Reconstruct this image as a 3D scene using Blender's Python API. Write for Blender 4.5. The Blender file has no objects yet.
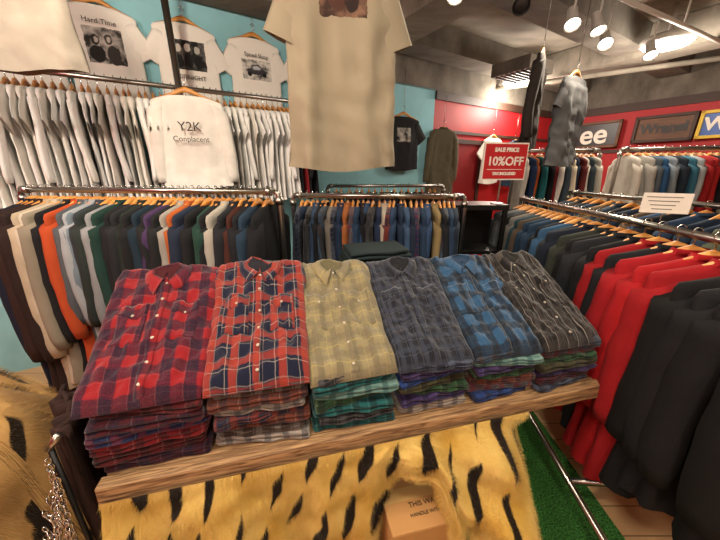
import bpy, math, random
from mathutils import Vector, Matrix, noise
random.seed(7)
S=bpy.context.scene
S.view_settings.view_transform='Standard'
pi=math.pi
def lin(h):
    h=h.lstrip('#'); o=[]
    for i in (0,2,4):
        v=int(h[i:i+2],16)/255
        o.append(v/12.92 if v<=.04045 else ((v+.055)/1.055)**2.4)
    return (*o,1)
# ---------------- materials
def newmat(name,rough=.8,metal=0,col=(.5,.5,.5,1)):
    m=bpy.data.materials.new(name); m.use_nodes=True
    b=m.node_tree.nodes['Principled BSDF']
    b.inputs['Roughness'].default_value=rough; b.inputs['Metallic'].default_value=metal
    b.inputs['Base Color'].default_value=col
    return m,m.node_tree.nodes,m.node_tree.links,b
def mixn(nt,lk,fac,a,b):
    m=nt.new('ShaderNodeMix'); m.data_type='RGBA'
    for sock,v in ((m.inputs[0],fac),(m.inputs[6],a),(m.inputs[7],b)):
        if isinstance(v,bpy.types.NodeSocket): lk.new(v,sock)
        else: sock.default_value=v
    return m.outputs[2]
def mth(nt,lk,op,a,b=None,c=None,clamp=False):
    m=nt.new('ShaderNodeMath'); m.operation=op; m.use_clamp=clamp
    for i,v in enumerate((a,b,c)):
        if v is None: continue
        if isinstance(v,bpy.types.NodeSocket): lk.new(v,m.inputs[i])
        else: m.inputs[i].default_value=v
    return m.outputs[0]
def addbump(nt,lk,b,scale=250,strength=.25,dist=.002,coord='Object',src=None):
    if src is None:
        tc=nt.new('ShaderNodeTexCoord'); n=nt.new('ShaderNodeTexNoise'); n.inputs['Scale'].default_value=scale
        n.inputs['Detail'].default_value=3
        lk.new(tc.outputs[coord],n.inputs['Vector']); src=n.outputs['Fac']
    bp=nt.new('ShaderNodeBump'); bp.inputs['Strength'].default_value=strength; bp.inputs['Distance'].default_value=dist
    lk.new(src,bp.inputs['Height']); lk.new(bp.outputs[0],b.inputs['Normal'])
_fc={}
def fabric(hexc,rough=.88):
    k=(hexc,rough)
    if k in _fc: return _fc[k]
    m,nt,lk,b=newmat('fabric_'+hexc.strip('#'),rough)
    c=lin(hexc)
    tc=nt.new('ShaderNodeTexCoord'); n=nt.new('ShaderNodeTexNoise'); n.inputs['Scale'].default_value=9; n.inputs['Detail'].default_value=6
    lk.new(tc.outputs['Object'],n.inputs['Vector'])
    d=tuple(x*.72 for x in c[:3])+(1,); e=tuple(min(1,x*1.18+.004) for x in c[:3])+(1,)
    lk.new(mixn(nt,lk,n.outputs['Fac'],d,e),b.inputs['Base Color'])
    b.inputs['Specular IOR Level'].default_value=.25
    addbump(nt,lk,b,220,.3,.003)
    _fc[k]=m; return m
def plaid(name,base,vs,hs,dark=.40):
    m,nt,lk,b=newmat(name,.92)
    b.inputs['Specular IOR Level'].default_value=.2
    b.inputs['Sheen Weight'].default_value=.2
    uv=nt.new('ShaderNodeUVMap'); 
    nz=nt.new('ShaderNodeTexNoise'); nz.inputs['Scale'].default_value=12; nz.inputs['Detail'].default_value=3; lk.new(uv.outputs[0],nz.inputs['Vector'])
    vm=nt.new('ShaderNodeVectorMath'); vm.operation='MULTIPLY_ADD'
    lk.new(nz.outputs['Color'],vm.inputs[0]); vm.inputs[1].default_value=(.016,.016,0); lk.new(uv.outputs[0],vm.inputs[2])
    sx=nt.new('ShaderNodeSeparateXYZ'); lk.new(vm.outputs[0],sx.inputs[0])
    n2=nt.new('ShaderNodeTexNoise'); n2.inputs['Scale'].default_value=330; n2.inputs['Detail'].default_value=3; lk.new(uv.outputs[0],n2.inputs['Vector'])
    weave=mth(nt,lk,'MULTIPLY_ADD',n2.outputs['Fac'],1.3,.2,clamp=True)
    col=lin(base)
    items=[(0,)+s for s in vs]+[(1,)+s for s in hs]
    items.sort(key=lambda s:-s[3])
    for ax,per,off,w,cc,f in items:
        fr=mth(nt,lk,'FRACT',mth(nt,lk,'MULTIPLY_ADD',sx.outputs[ax],1/per,off))
        k=per/.0030
        up=mth(nt,lk,'MULTIPLY',fr,k,clamp=True)
        dn=mth(nt,lk,'MULTIPLY',mth(nt,lk,'SUBTRACT',w,fr),k,clamp=True)
        mk=mth(nt,lk,'MULTIPLY',mth(nt,lk,'MULTIPLY',up,dn),mth(nt,lk,'MULTIPLY',weave,f))
        col=mixn(nt,lk,mk,col,lin(cc))
    col=mixn(nt,lk,mth(nt,lk,'MULTIPLY',n2.outputs['Fac'],dark),col,(.008,.008,.01,1))
    lk.new(col,b.inputs['Base Color'])
    addbump(nt,lk,b,src=n2.outputs['Fac'],strength=.6,dist=.003)
    return m
def wood(name,c1,c2,scale=(1,14,14),rough=.55,ns=3.0,coord='Object'):
    m,nt,lk,b=newmat(name,rough)
    tc=nt.new('ShaderNodeTexCoord'); mp=nt.new('ShaderNodeMapping'); mp.inputs['Scale'].default_value=scale
    lk.new(tc.outputs[coord],mp.inputs[0])
    n=nt.new('ShaderNodeTexNoise'); n.inputs['Scale'].default_value=ns; n.inputs['Detail'].default_value=9; n.inputs['Distortion'].default_value=1.2
    lk.new(mp.outputs[0],n.inputs['Vector'])
    r=nt.new('ShaderNodeValToRGB'); r.color_ramp.elements[0].position=.35; r.color_ramp.elements[0].color=lin(c1)
    r.color_ramp.elements[1].position=.65; r.color_ramp.elements[1].color=lin(c2)
    lk.new(n.outputs['Fac'],r.inputs[0]); lk.new(r.outputs[0],b.inputs['Base Color'])
    addbump(nt,lk,b,src=n.outputs['Fac'],strength=.3,dist=.004)
    return m
def plain(name,hexc,rough=.6,metal=0,emit=0):
    m,nt,lk,b=newmat(name,rough,metal,lin(hexc))
    if emit:
        b.inputs['Emission Color'].default_value=lin(hexc); b.inputs['Emission Strength'].default_value=emit
    else:
        tc=nt.new('ShaderNodeTexCoord'); n=nt.new('ShaderNodeTexNoise'); n.inputs['Scale'].default_value=6; n.inputs['Detail'].default_value=5
        lk.new(tc.outputs['Object'],n.inputs['Vector']); c=lin(hexc)
        lk.new(mixn(nt,lk,n.outputs['Fac'],tuple(x*.85 for x in c[:3])+(1,),tuple(min(1,x*1.12) for x in c[:3])+(1,)),b.inputs['Base Color'])
    return m
def print_tee(name,base,ink,u0,u1,v0,v1,sc=22,thr=.5,seed=0,bg=None,blobs=()):
    """tee fabric with a printed picture: toned background + dark silhouettes (ellipses in shirt UV space)"""
    m,nt,lk,b=newmat(name,.9)
    uv=nt.new('ShaderNodeUVMap'); sx=nt.new('ShaderNodeSeparateXYZ'); lk.new(uv.outputs[0],sx.inputs[0])
    en=nt.new('ShaderNodeTexNoise'); en.inputs['Scale'].default_value=30; en.inputs['Detail'].default_value=3; lk.new(uv.outputs[0],en.inputs['Vector'])
    vx=mth(nt,lk,'MULTIPLY_ADD',en.outputs['Fac'],.02,mth(nt,lk,'SUBTRACT',sx.outputs[0],.01)); vy=mth(nt,lk,'MULTIPLY_ADD',en.outputs['Fac'],.02,mth(nt,lk,'SUBTRACT',sx.outputs[1],.01))
    mk=mth(nt,lk,'MULTIPLY',mth(nt,lk,'GREATER_THAN',vx,u0),mth(nt,lk,'LESS_THAN',vx,u1))
    mk=mth(nt,lk,'MULTIPLY',mk,mth(nt,lk,'MULTIPLY',mth(nt,lk,'GREATER_THAN',vy,v0),mth(nt,lk,'LESS_THAN',vy,v1)))
    n=nt.new('ShaderNodeTexNoise'); n.noise_dimensions='4D'; n.inputs['W'].default_value=seed; n.inputs['Scale'].default_value=sc; n.inputs['Detail'].default_value=6; n.inputs['Roughness'].default_value=.6
    lk.new(uv.outputs[0],n.inputs['Vector'])
    r=nt.new('ShaderNodeValToRGB'); r.color_ramp.elements[0].position=thr-.12; r.color_ramp.elements[0].color=lin(bg or base); r.color_ramp.elements[1].position=thr+.08; r.color_ramp.elements[1].color=lin(ink)
    lk.new(n.outputs['Fac'],r.inputs[0])
    pic=r.outputs[0]
    for (cx,cy,rx,ry,hc) in blobs:
        dx=mth(nt,lk,'MULTIPLY',mth(nt,lk,'SUBTRACT',vx,cx),1/rx); dy=mth(nt,lk,'MULTIPLY',mth(nt,lk,'SUBTRACT',vy,cy),1/ry)
        dd=mth(nt,lk,'ADD',mth(nt,lk,'MULTIPLY',dx,dx),mth(nt,lk,'MULTIPLY',dy,dy))
        pic=mixn(nt,lk,mth(nt,lk,'MULTIPLY',mth(nt,lk,'SUBTRACT',1,dd),4,clamp=True),pic,lin(hc))
    lk.new(mixn(nt,lk,mk,lin(base),pic),b.inputs['Base Color'])
    addbump(nt,lk,b,200,.2,.002)
    return m
M_wood=wood('hanger_wood','#b8742f','#e0a55c',(3,3,12),.4)
M_chrome=plain('galvanised_pipe','#a5a29c',.28,1)
M_chrome2=plain('polished_chrome','#c8c8c8',.15,1)
M_black=plain('black_metal','#151414',.4,.3)
M_dark=plain('dark_plastic','#1d1a19',.5)
# ---------------- mesh builder
class MB:
    def __init__(s): s.v=[];s.f=[];s.m=[];s.uv=[];s.mats=[]
    def mi(s,mat):
        if mat not in s.mats: s.mats.append(mat)
        return s.mats.index(mat)
    def grid(s,rows,mat,M=None,uvs=None,cl=False,cap=(False,False)):
        b=len(s.v); n=len(rows[0]); mi=s.mi(mat)
        for i,r in enumerate(rows):
            for j,p in enumerate(r):
                p=Vector(p)
                s.uv.append(uvs[i][j] if uvs else (p.x,p.z))
                s.v.append(M@p if M is not None else p)
        for i in range(len(rows)-1):
            for j in range(n if cl else n-1):
                k=(j+1)%n
                s.f.append((b+i*n+j,b+i*n+k,b+(i+1)*n+k,b+(i+1)*n+j)); s.m.append(mi)
        if cap[0]: s.f.append(tuple(b+j for j in range(n))[::-1]); s.m.append(mi)
        if cap[1]: s.f.append(tuple(b+(len(rows)-1)*n+j for j in range(n))); s.m.append(mi)
    def tube(s,path,r,mat,n=8,M=None,cap=True):
        path=[Vector(p) for p in path]; rows=[]
        t=(path[1]-path[0]).normalized()
        ref=Vector((0,0,1)) if abs(t.z)<.9 else Vector((1,0,0))
        nx=t.cross(ref).normalized()
        for i,p in enumerate(path):
            if i==0: t=path[1]-path[0]
            elif i==len(path)-1: t=path[-1]-path[-2]
            else: t=(path[i+1]-path[i]).normalized()+(path[i]-path[i-1]).normalized()
            t.normalize(); nx=(nx-t*nx.dot(t)).normalized(); ny=t.cross(nx)
            rr=r[i] if isinstance(r,list) else r
            if not isinstance(rr,tuple): rr=(rr,rr)
            rows.append([p+nx*rr[0]*math.cos(2*pi*k/n)+ny*rr[1]*math.sin(2*pi*k/n) for k in range(n)])
        s.grid(rows,mat,M,cl=True,cap=(cap,cap))
    def box(s,c,d,mat,M=None):
        cx,cy,cz=c; x,y,z=d[0]/2,d[1]/2,d[2]/2
        rows=[[(cx-x,cy-y,cz+q),(cx+x,cy-y,cz+q),(cx+x,cy+y,cz+q),(cx-x,cy+y,cz+q)] for q in (-z,z)]
        s.grid(rows,mat,M,cl=True,cap=(True,True))
    def lathe(s,prof,mat,M=None,n=20,cap=(True,True)):
        s.grid([[(r*math.cos(2*pi*k/n),r*math.sin(2*pi*k/n),z) for k in range(n)] for r,z in prof],mat,M,cl=True,cap=cap)
    def build(s,name,parent=None,smooth=True,bevel=0,M=None,flip=False):
        me=bpy.data.meshes.new(name); me.from_pydata([tuple(v) for v in s.v],[],s.f)
        for m in s.mats: me.materials.append(m)
        me.polygons.foreach_set('material_index',s.m)
        me.polygons.foreach_set('use_smooth',[smooth]*len(s.f))
        ul=me.uv_layers.new(name='UVMap')
        for l in me.loops: ul.data[l.index].uv=s.uv[l.vertex_index]
        if flip: me.flip_normals()
        me.update()
        o=bpy.data.objects.new(name,me); S.collection.objects.link(o)
        if M is not None: o.matrix_world=M
        if parent: o.parent=parent
        if bevel:
            md=o.modifiers.new('b','BEVEL'); md.width=bevel; md.segments=2; md.limit_method='ANGLE'
        return o
def hair(o,count,length,seed=1,rnd=.0012,grav=-.0014):
    md=o.modifiers.new('pile','PARTICLE_SYSTEM'); st=md.particle_system.settings; md.particle_system.seed=seed
    st.type='HAIR'; st.count=count; st.hair_length=length; st.hair_step=3; st.factor_random=rnd
    st.object_align_factor=(0,0,grav); st.use_modifier_stack=False
    st.root_radius=.9; st.tip_radius=.15; st.radius_scale=.001; st.material=1; st.render_step=2; st.display_step=2
def empty(name,loc=(0,0,0),rz=0):
    e=bpy.data.objects.new(name,None); S.collection.objects.link(e); e.location=loc; e.rotation_euler=(0,0,rz)
    e.empty_display_size=.1; return e
def T(x,y,z,rz=0,rx=0,ry=0):
    return Matrix.Translation((x,y,z))@Matrix.Rotation(rz,4,'Z')@Matrix.Rotation(rx,4,'X')@Matrix.Rotation(ry,4,'Y')
def text(body,size,mat,parent,loc,rot=(pi/2,0,0),name='lettering',bold=0):
    cu=bpy.data.curves.new(name,'FONT'); cu.body=body; cu.size=size; cu.align_x='CENTER'; cu.align_y='CENTER'; cu.extrude=.001; cu.offset=bold
    cu.materials.append(mat); o=bpy.data.objects.new(name,cu); S.collection.objects.link(o)
    o.parent=parent; o.location=loc; o.rotation_euler=rot
    return o
# ---------------- garment
def sg(x,p): return math.copysign(abs(x)**p,x)
def garment(mb,M,mat,hw=.21,L=.72,th=.03,sleeve=.55,tee=False,seed=0,rip=.01,collar=True,spread=.04,n=24,body_rows=11,low=False,sa=.60):
    rnd=random.Random(seed*13+5); p1,p2,p3=[rnd.uniform(0,6.28) for _ in range(3)]
    rows=[];uvs=[];prof=[]
    up=0 if low else .017
    if collar: prof+= [(.060,.036,.012),(.068,.042,-.006),(.074,.03,-.008)]
    elif low: prof+=[(.088,.024,-.034)]
    else: prof+=[(.074,.026,-.010)]
    prof+=[(.12,.024,-.036+up),(.17,.026,-.050+up),(hw-.012,.028,-.066+up),(hw,.028,-.082+up*.7)]
    for k in range(1,body_rows+1):
        t=k/body_rows; prof.append((hw*(1-.05*math.sin(pi*t))+.012*t, th*(.85+.35*t)+.003,-.082-(L-.082)*t))
    for w,tk,z in prof:
        g=min(1,max(0,-(z+.06)/.25)); r=[];u=[]
        for j in range(n):
            a=2*pi*j/n; c,s_=math.cos(a),math.sin(a)
            x=w*sg(c,.8); y=tk*sg(s_,.8)
            nn=noise.noise(Vector((x*9+seed*3.1,z*3.2,(1.5 if s_>0 else 0)+seed)))
            n3=noise.noise(Vector((x*20+z*14+seed,z*11-x*8,(2.5 if s_>0 else 0)+seed)))
            y+=g*rip*(.8*math.sin(x*24+p1+z*4)+.5*math.sin(x*52+p2-z*3)+1.6*nn+1.3*n3)
            x+=g*rip*(.8*noise.noise(Vector((z*4,seed,c))))
            zz=z+(g*.012*math.sin(x*12+p3) if z<-L*.9 else 0)
            r.append((x,y,zz)); u.append((x+seed*.137,z+seed*.071))
        rows.append(r);uvs.append(u)
    if not seed: uvs=[[(p[0],p[2]) for p in r] for r in rows]
    mb.grid(rows,mat,M,uvs,cl=True)
    for sx in (-1,1):
        rows=[];uvs=[]; K=6 if tee else 11
        for k in range(K+1):
            t=k/K
            if tee:
                dx,dz=sx*sa,-math.sqrt(1-sa*sa); px,pz=-sx*dz,abs(dx)
                cx=sx*(hw-.078)+dx*(sleeve+.03)*t; cz=-.125+dz*(sleeve+.03)*t; cy=.004*math.sin(t*5+p1)
                w=.076+.008*t; tk=max(.010,th*.75)*(1-.2*t)
            else:
                cx=sx*(hw-.030+spread*math.sin(t*pi*.55)); cz=-.098-sleeve*t; cy=.025*math.sin(t*3+p1)*t
                w=.060-.016*t; tk=th*.95+.010-.004*t; px,pz=1,-.5*sx*(1-t)**2
                ww=rip*.6*noise.noise(Vector((t*6,seed*1.7,sx))); w+=ww; tk+=ww*.5
                if k==K: w*=.86; tk*=.86
            r=[];u=[]
            for j in range(10):
                a=2*pi*j/10; q=w*math.cos(a)
                r.append((cx+q*px, cy+tk*math.sin(a)+rip*.5*noise.noise(Vector((j*1.1,t*7,seed+sx)))*t, cz+q*pz))
                u.append((cx+q+seed*.11+3,cz+.3))
            rows.append(r);uvs.append(u)
        mb.grid(rows,mat,M,uvs,cl=True,cap=(True,not tee))
def hanger(mb,M,w=.19,hook=.05):
    mb.tube([(-w,0,-.070),(-w*.8,0,-.055),(-w*.45,0,-.028),(-.035,0,-.002),(0,0,.008),(.035,0,-.002),(w*.45,0,-.028),(w*.8,0,-.055),(w,0,-.070)],
        [(.010,.014),(.009,.013),(.008,.013),(.010,.018),(.011,.021),(.010,.018),(.008,.013),(.009,.013),(.010,.014)],M_wood,6,M)
    c=.01+hook
    path=[(0,0,.01),(0,0,c-.008)]+[(.017*math.sin(a)-.0,0,c+.010-.017*math.cos(a)) for a in [x*pi/6 for x in (2,3,4,5,6,7,8,9)]]
    mb.tube(path,.0024,M_chrome2,5,M)
def rack(name,p0,p1,z,items,post=(True,True),drop=.055,jit=6,base=True,pr=.017,low=False):
    P0=Vector((*p0,0));P1=Vector((*p1,0)); d=(P1-P0); Ln=d.length; d.normalize(); ang=math.atan2(d.y,d.x)
    e=empty(name,(P0.x,P0.y,0),ang)
    fr=MB()
    fr.tube([(-.04,0,z),(Ln+.04,0,z)],pr,M_chrome,12)
    if base:
        for x,pp in ((0,post[0]),(Ln,post[1])):
            if not pp: continue
            sx=-1 if x==0 else 1
            fr.tube([(x-sx*.03,0,z),(x+sx*.03,0,z),(x+sx*.045,0,z-.012),(x+sx*.05,0,z-.04),(x+sx*.05,0,.1)],pr,M_chrome,12)
            fr.tube([(x+sx*.05,0,z-.07),(x+sx*.05,0,z-.03)],pr*1.35,M_chrome,12)
            fr.tube([(x-.03,0,z),(x+.01,0,z)],pr*1.35,M_chrome,12)
            fr.tube([(x+sx*.05,-.26,.1),(x+sx*.05,.26,.1)],pr,M_chrome,10)
            for y in (-.24,.24):
                fr.lathe([(.02,-.008),(.035,-.008),(.035,.008),(.02,.008)],M_dark,T(x+sx*.05,y,.045)@Matrix.Rotation(pi/2,4,'X'),12)
                fr.tube([(x+sx*.05,y,.045),(x+sx*.05,y,.1)],.008,M_chrome,6)
        fr.tube([(-.05,0,.13),(Ln+.05,0,.13)],pr*.8,M_chrome,8)
    o=fr.build('rack_frame'); o.parent=e
    hm=MB();gm=MB(); n=len(items)
    for i,it in enumerate(items):
        mat,L,hw,sl,th=it[:5]
        x=(i+.5)*Ln/n+random.uniform(-.2,.2)*Ln/n
        M=T(x,0,z-drop,pi/2+math.radians(random.uniform(-jit,jit)))
        hanger(hm,M,hook=drop-.008,w=max(.15,hw-.03))
        garment(gm,M,mat,hw=hw,L=L,th=th,sleeve=sl,seed=random.randint(1,999),rip=min(.014,th*.42),tee=(sl<.3),collar=(L>.86 and sl>.3),low=low)
    a=hm.build('wooden_hangers'); a.parent=e
    b=gm.build('hanging_garments'); b.parent=e
    return e
# ---------------- room
C=Vector((3.83,6.3,0)); A=Vector((-.848,-.53,0)).normalized(); B=Vector((.53,-.848,0)).normalized()
rA=math.atan2(A.y,A.x)
def RW(a,b,z): return C+A*a+B*b+Vector((0,0,z))
def slab(name,a0,a1,b0,b1,z0,z1,mat,parent=None,bevel=0):
    mb=MB(); pts=[(a0,b0),(a1,b0),(a1,b1),(a0,b1)]
    cen=RW((a0+a1)/2,(b0+b1)/2,(z0+z1)/2)
    rows=[[RW(a,b,z)-cen for a,b in pts] for z in (z0,z1)]
    mb.grid(rows,mat,cl=True,cap=(True,True))
    o=mb.build(name,parent,smooth=False,bevel=bevel); o.location=cen
    return o
def concrete(name,c1,c2):
    m,nt,lk,b=newmat(name,.9)
    tc=nt.new('ShaderNodeTexCoord')
    mp=nt.new('ShaderNodeMapping'); mp.inputs['Rotation'].default_value=(0,0,-rA); mp.inputs['Scale'].default_value=(.7,1.8,1); lk.new(tc.outputs['Object'],mp.inputs[0])
    n=nt.new('ShaderNodeTexNoise'); n.inputs['Scale'].default_value=2.6; n.inputs['Detail'].default_value=11; n.inputs['Roughness'].default_value=.65; lk.new(mp.outputs[0],n.inputs['Vector'])
    r=nt.new('ShaderNodeValToRGB'); r.color_ramp.elements[0].position=.3; r.color_ramp.elements[0].color=lin(c1); r.color_ramp.elements[1].position=.72; r.color_ramp.elements[1].color=lin(c2)
    lk.new(n.outputs['Fac'],r.inputs[0]); lk.new(r.outputs[0],b.inputs['Base Color']); addbump(nt,lk,b,src=n.outputs['Fac'],strength=.3,dist=.02)
    return m
M_conc=concrete('concrete','#6a6256','#9c9284'); M_conc2=concrete('concrete_beam','#4b453d','#7d7468')
M_blue=plain('blue_paint','#8cc4cf',.8); M_red=plain('red_paint','#a8141a',.6); M_redd=plain('red_door_paint','#7c0e13',.5)
M_cream=plain('cream_paint','#cdbfa6',.8); M_brown=plain('dark_wood_paint','#3a241a',.6)
def turf():
    m,nt,lk,b=newmat('artificial_turf',.95)
    tc=nt.new('ShaderNodeTexCoord'); n=nt.new('ShaderNodeTexNoise'); n.inputs['Scale'].default_value=130; n.inputs['Detail'].default_value=4
    lk.new(tc.outputs['Object'],n.inputs['Vector']); r=nt.new('ShaderNodeValToRGB')
    r.color_ramp.elements[0].position=.35; r.color_ramp.elements[0].color=lin('#154a1c'); r.color_ramp.elements[1].position=.7; r.color_ramp.elements[1].color=lin('#55ad48')
    lk.new(n.outputs['Fac'],r.inputs[0]); lk.new(r.outputs[0],b.inputs['Base Color']); addbump(nt,lk,b,src=n.outputs['Fac'],strength=1,dist=.02); return m
def planks():
    m,nt,lk,b=newmat('laminate_floor',.45)
    tc=nt.new('ShaderNodeTexCoord'); br=nt.new('ShaderNodeTexBrick'); br.inputs['Scale'].default_value=1
    br.inputs['Brick Width'].default_value=1.2; br.inputs['Row Height'].default_value=.13; br.inputs['Mortar Size'].default_value=.003
    br.inputs['Color1'].default_value=lin('#ecc494'); br.inputs['Color2'].default_value=lin('#dbb282'); br.inputs['Mortar'].default_value=lin('#7b5f45')
    lk.new(tc.outputs['Object'],br.inputs[0])
    n=nt.new('ShaderNodeTexNoise'); n.inputs['Scale'].default_value=8; n.inputs['Detail'].default_value=8; mp=nt.new('ShaderNodeMapping'); mp.inputs['Scale'].default_value=(1,10,1)
    lk.new(tc.outputs['Object'],mp.inputs[0]); lk.new(mp.outputs[0],n.inputs['Vector'])
    lk.new(mixn(nt,lk,mth(nt,lk,'MULTIPLY',n.outputs['Fac'],.35),br.outputs[0],lin('#a5825a')),b.inputs['Base Color']); return m
slab('floor',-.1,9,-.1,6.6,-.1,0,planks())
slab('ceiling',-.1,9,-.1,6.6,3.15,3.25,M_conc)
slab('wall_back_blue',4.5,9,-.1,0,0,3.15,M_blue)
slab('wall_back_blue_low',3.33,4.5,-.1,0,0,2.62,M_blue)
slab('wall_back_red',0,3.33,-.1,0,0,2.6,M_red)
slab('wall_back_upper',0,4.5,-.1,0,2.6,3.15,M_conc2)
slab('wall_right',-.1,0,-.1,6.6,0,2.6,M_red)
slab('wall_right_upper',-.1,0,-.1,6.6,2.6,3.15,M_conc2)
slab('wall_left',8.9,9,0,6.5,0,3.15,M_red)
slab('wall_front',0,9,6.5,6.6,0,3.15,M_cream)
slab('trim_1',0,3.33,0,.03,2.5,2.6,M_brown)
slab('trim_2',0,.03,.03,6.5,2.5,2.62,M_brown)
slab('trim_3',0,.03,.03,6.5,1.88,1.93,M_brown)
slab('trim_4',0,3.3,0,.025,2.1,2.14,M_brown)
for i,b in enumerate((.0,1.25,2.5,3.75,5.0)):
    slab('trim_beam_%d'%(i+1),0.05,8.85,b+.05,b+.38,2.9,3.15,M_conc2)
slab('trim_crossbeam_1',1.3,1.7,.4,6.4,2.84,3.14,M_conc)
slab('trim_crossbeam_2',4.2,4.6,.4,6.4,2.84,3.14,M_conc)
d=empty('door_1'); 
slab('door_panel',2.35,2.95,.0,.04,0,1.97,M_redd,d); slab('door_frame_l',2.95,3.02,0,.06,0,2.03,M_brown,d); slab('door_frame_r',2.28,2.35,0,.06,0,2.03,M_brown,d); slab('door_frame_t',2.28,3.02,0,.06,1.97,2.03,M_brown,d)
mb=MB(); mb.box((0,0,.008),(1.0,3.2,.016),turf()); mb.build('artificial_turf_mat',smooth=False,M=T(.70,1.9,0))
# ---------------- table
TA=math.atan2(.421,1.707); TL=Vector((-.735,.60,0))
TM=Matrix.Translation(TL)@Matrix.Rotation(TA,4,'Z')
tbl=empty('display_table',TL,TA)
M_plank=wood('weathered_plank','#5f422a','#b08c62',(1.6,26,26),.7,4); M_tdark=wood('dark_table_wood','#2a1a10','#40291a',(2,14,14))
LT=1.80
mb=MB()
rows=[];K=60
for i in range(K+1):
    x=-.01+ (LT+.02)*i/K; w=.006*noise.noise(Vector((x*9,0,1)));w2=.009*noise.noise(Vector((x*7,3,1)))
    rows.append([(x,-.0+w,.692+w2),(x,.045,.692),(x,.045,.75),(x,.004+w,.75+w*.5)])
mb.grid(rows,M_plank,cl=True,cap=(True,True)); o=mb.build('front_plank',smooth=False,bevel=.004); o.parent=tbl
mb=MB(); mb.box((LT/2,.29,.735),(LT,.485,.03),M_plank)
mb.box((.02,.30,.70),(.04,.46,.05),M_tdark); mb.box((LT-.02,.30,.70),(.04,.46,.05),M_tdark)
for x in (.10,1.30):
    for y in (.12,.48): mb.box((x,y,.36),(.05,.05,.72),M_tdark)
mb.box((.7,.48,.25),(1.2,.03,.06),M_tdark)
o=mb.build('table_top_and_legs',smooth=False,bevel=.003); o.parent=tbl
# ---------------- plaid materials
P1=plaid('plaid_red_navy','#8f141b',[(.070,.0,.50,'#10122a',.90),(.070,.03,.035,'#a09a9f',.8),(.070,.44,.035,'#b32a32',.8),(.035,.7,.07,'#9f2028',.6)],[(.070,.2,.50,'#101228',.82),(.070,.24,.035,'#a09a9f',.8),(.070,.64,.035,'#b32a32',.8),(.070,.9,.03,'#a89c9c',.4)])
P2=plaid('plaid_navy_orange','#10162f',[(.074,.0,.36,'#a83a26',.72),(.074,.155,.05,'#ded0c0',.9),(.074,.66,.045,'#d5c8bc',.8),(.074,.82,.03,'#a83a26',.7)],[(.074,.3,.36,'#a83a26',.62),(.074,.455,.05,'#ded0c0',.85),(.074,.95,.045,'#d5c8bc',.7),(.074,.11,.03,'#a83a26',.6)])
P3=plaid('plaid_khaki','#908564',[(.062,.0,.40,'#6d6550',.75),(.062,.28,.06,'#c9b75c',.8),(.031,.1,.08,'#544d3b',.55),(.062,.75,.03,'#cfcab0',.5)],[(.062,.2,.40,'#706753',.65),(.062,.48,.07,'#ccb95c',.8),(.062,.3,.05,'#504937',.5),(.062,.95,.03,'#cfcab0',.4)],.42)
P4=plaid('plaid_slate','#1a1d27',[(.044,.0,.42,'#3a4150',.7),(.044,.18,.06,'#a9b1bd',.7),(.044,.7,.04,'#6c7482',.6)],[(.044,.2,.40,'#353c4c',.7),(.044,.38,.06,'#a9b1bd',.65),(.044,.8,.04,'#6c7482',.5)])
P5=plaid('plaid_blue','#295276',[(.080,.0,.45,'#121419',.88),(.080,.21,.03,'#90a9ba',.45),(.040,.65,.06,'#5f8cad',.6)],[(.080,.1,.45,'#12151b',.82),(.080,.30,.03,'#90a9ba',.45),(.040,.75,.06,'#5f8cad',.6)])
P6=plaid('plaid_charcoal','#131212',[(.048,.0,.28,'#3e3836',.8),(.048,.12,.08,'#d6cec4',.95),(.048,.6,.06,'#9b8f84',.85)],[(.052,.0,.32,'#2e2a28',.7),(.052,.4,.05,'#9f968c',.45)])
def q(n,b,a1,a2,a3,p=.06): return plaid('plaid_'+n,b,[(p,.0,.40,a1,.8),(p,.12,.06,a2,.75),(p*.5,.65,.10,a3,.7)],[(p*.6,.3,.35,a1,.6),(p*.6,.6,.12,a3,.7),(p*.6,.05,.06,a2,.4)])
R1=q('scarlet','#7d181e','#220d16','#b8a9a6','#a83038');R2=q('wine','#401019','#10142a','#7f88a2','#8f1c28');R3=q('crimson_blue','#6c1119','#192348','#a9a3ac','#2a3860');R4=q('dark_red','#4d0d13','#150809','#987b7b','#8f1822')
O1=q('rust','#6b3729','#1b1f29','#c0b09f','#934c30');O2=q('brown_grey','#41332c','#746c66','#b9afa3','#241c19');O3=q('white_check','#a39b91','#47464d','#6a3229','#75716c');O4=q('navy_rust','#1d2438','#7d3226','#a99c8a','#865236')
G1=q('teal','#1a5c5e','#102527','#83b4a7','#247a72');G2=q('green','#284d2f','#101916','#a5a382','#4a7a4e');G3=q('black_white','#171719','#434347','#a8a8a8','#747474');G4=q('aqua_pale','#6a8e87','#284f50','#b2b2a2','#226c74')
B1=q('violet','#3e3160','#161630','#8b83b0','#5b4688');B2=q('royal','#1e3a76','#101529','#758bb8','#3558a0');B3=q('navy_grey','#1a1f30','#4c5466','#9299a8','#2c3650');B4=q('indigo_red','#1d254a','#6c2433','#9597a6','#364f88')
N1=q('blue_brown','#2b445a','#3f2d20','#95a2aa','#161b24');N2=q('grey_red','#4a4a50','#6a1e28','#a9a9a9','#1f1f24');N3=q('olive','#3f3e25','#191911','#928c65','#5d5b32')
stk=[(P1,[R3,R4,R2,B4,R1,R4,R2]),(P2,[O2,O1,O3,O4,O1,O2,O3]),(P3,[G3,G1,G4,G2,G1,G3,G1]),(P4,[B3,B1,B2,N3,G2,B1,O3]),(P5,[N1,G4,B1,G2,O1,N2,B2]),(P6,[N1,N2,G2,N3,B1,R2,B3])]
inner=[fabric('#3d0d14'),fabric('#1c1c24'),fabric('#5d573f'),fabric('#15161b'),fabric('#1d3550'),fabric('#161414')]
M_btn=plain('button_shell','#b0a696',.3); M_btnd=plain('button_dark','#2c2a2c',.3)
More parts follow.
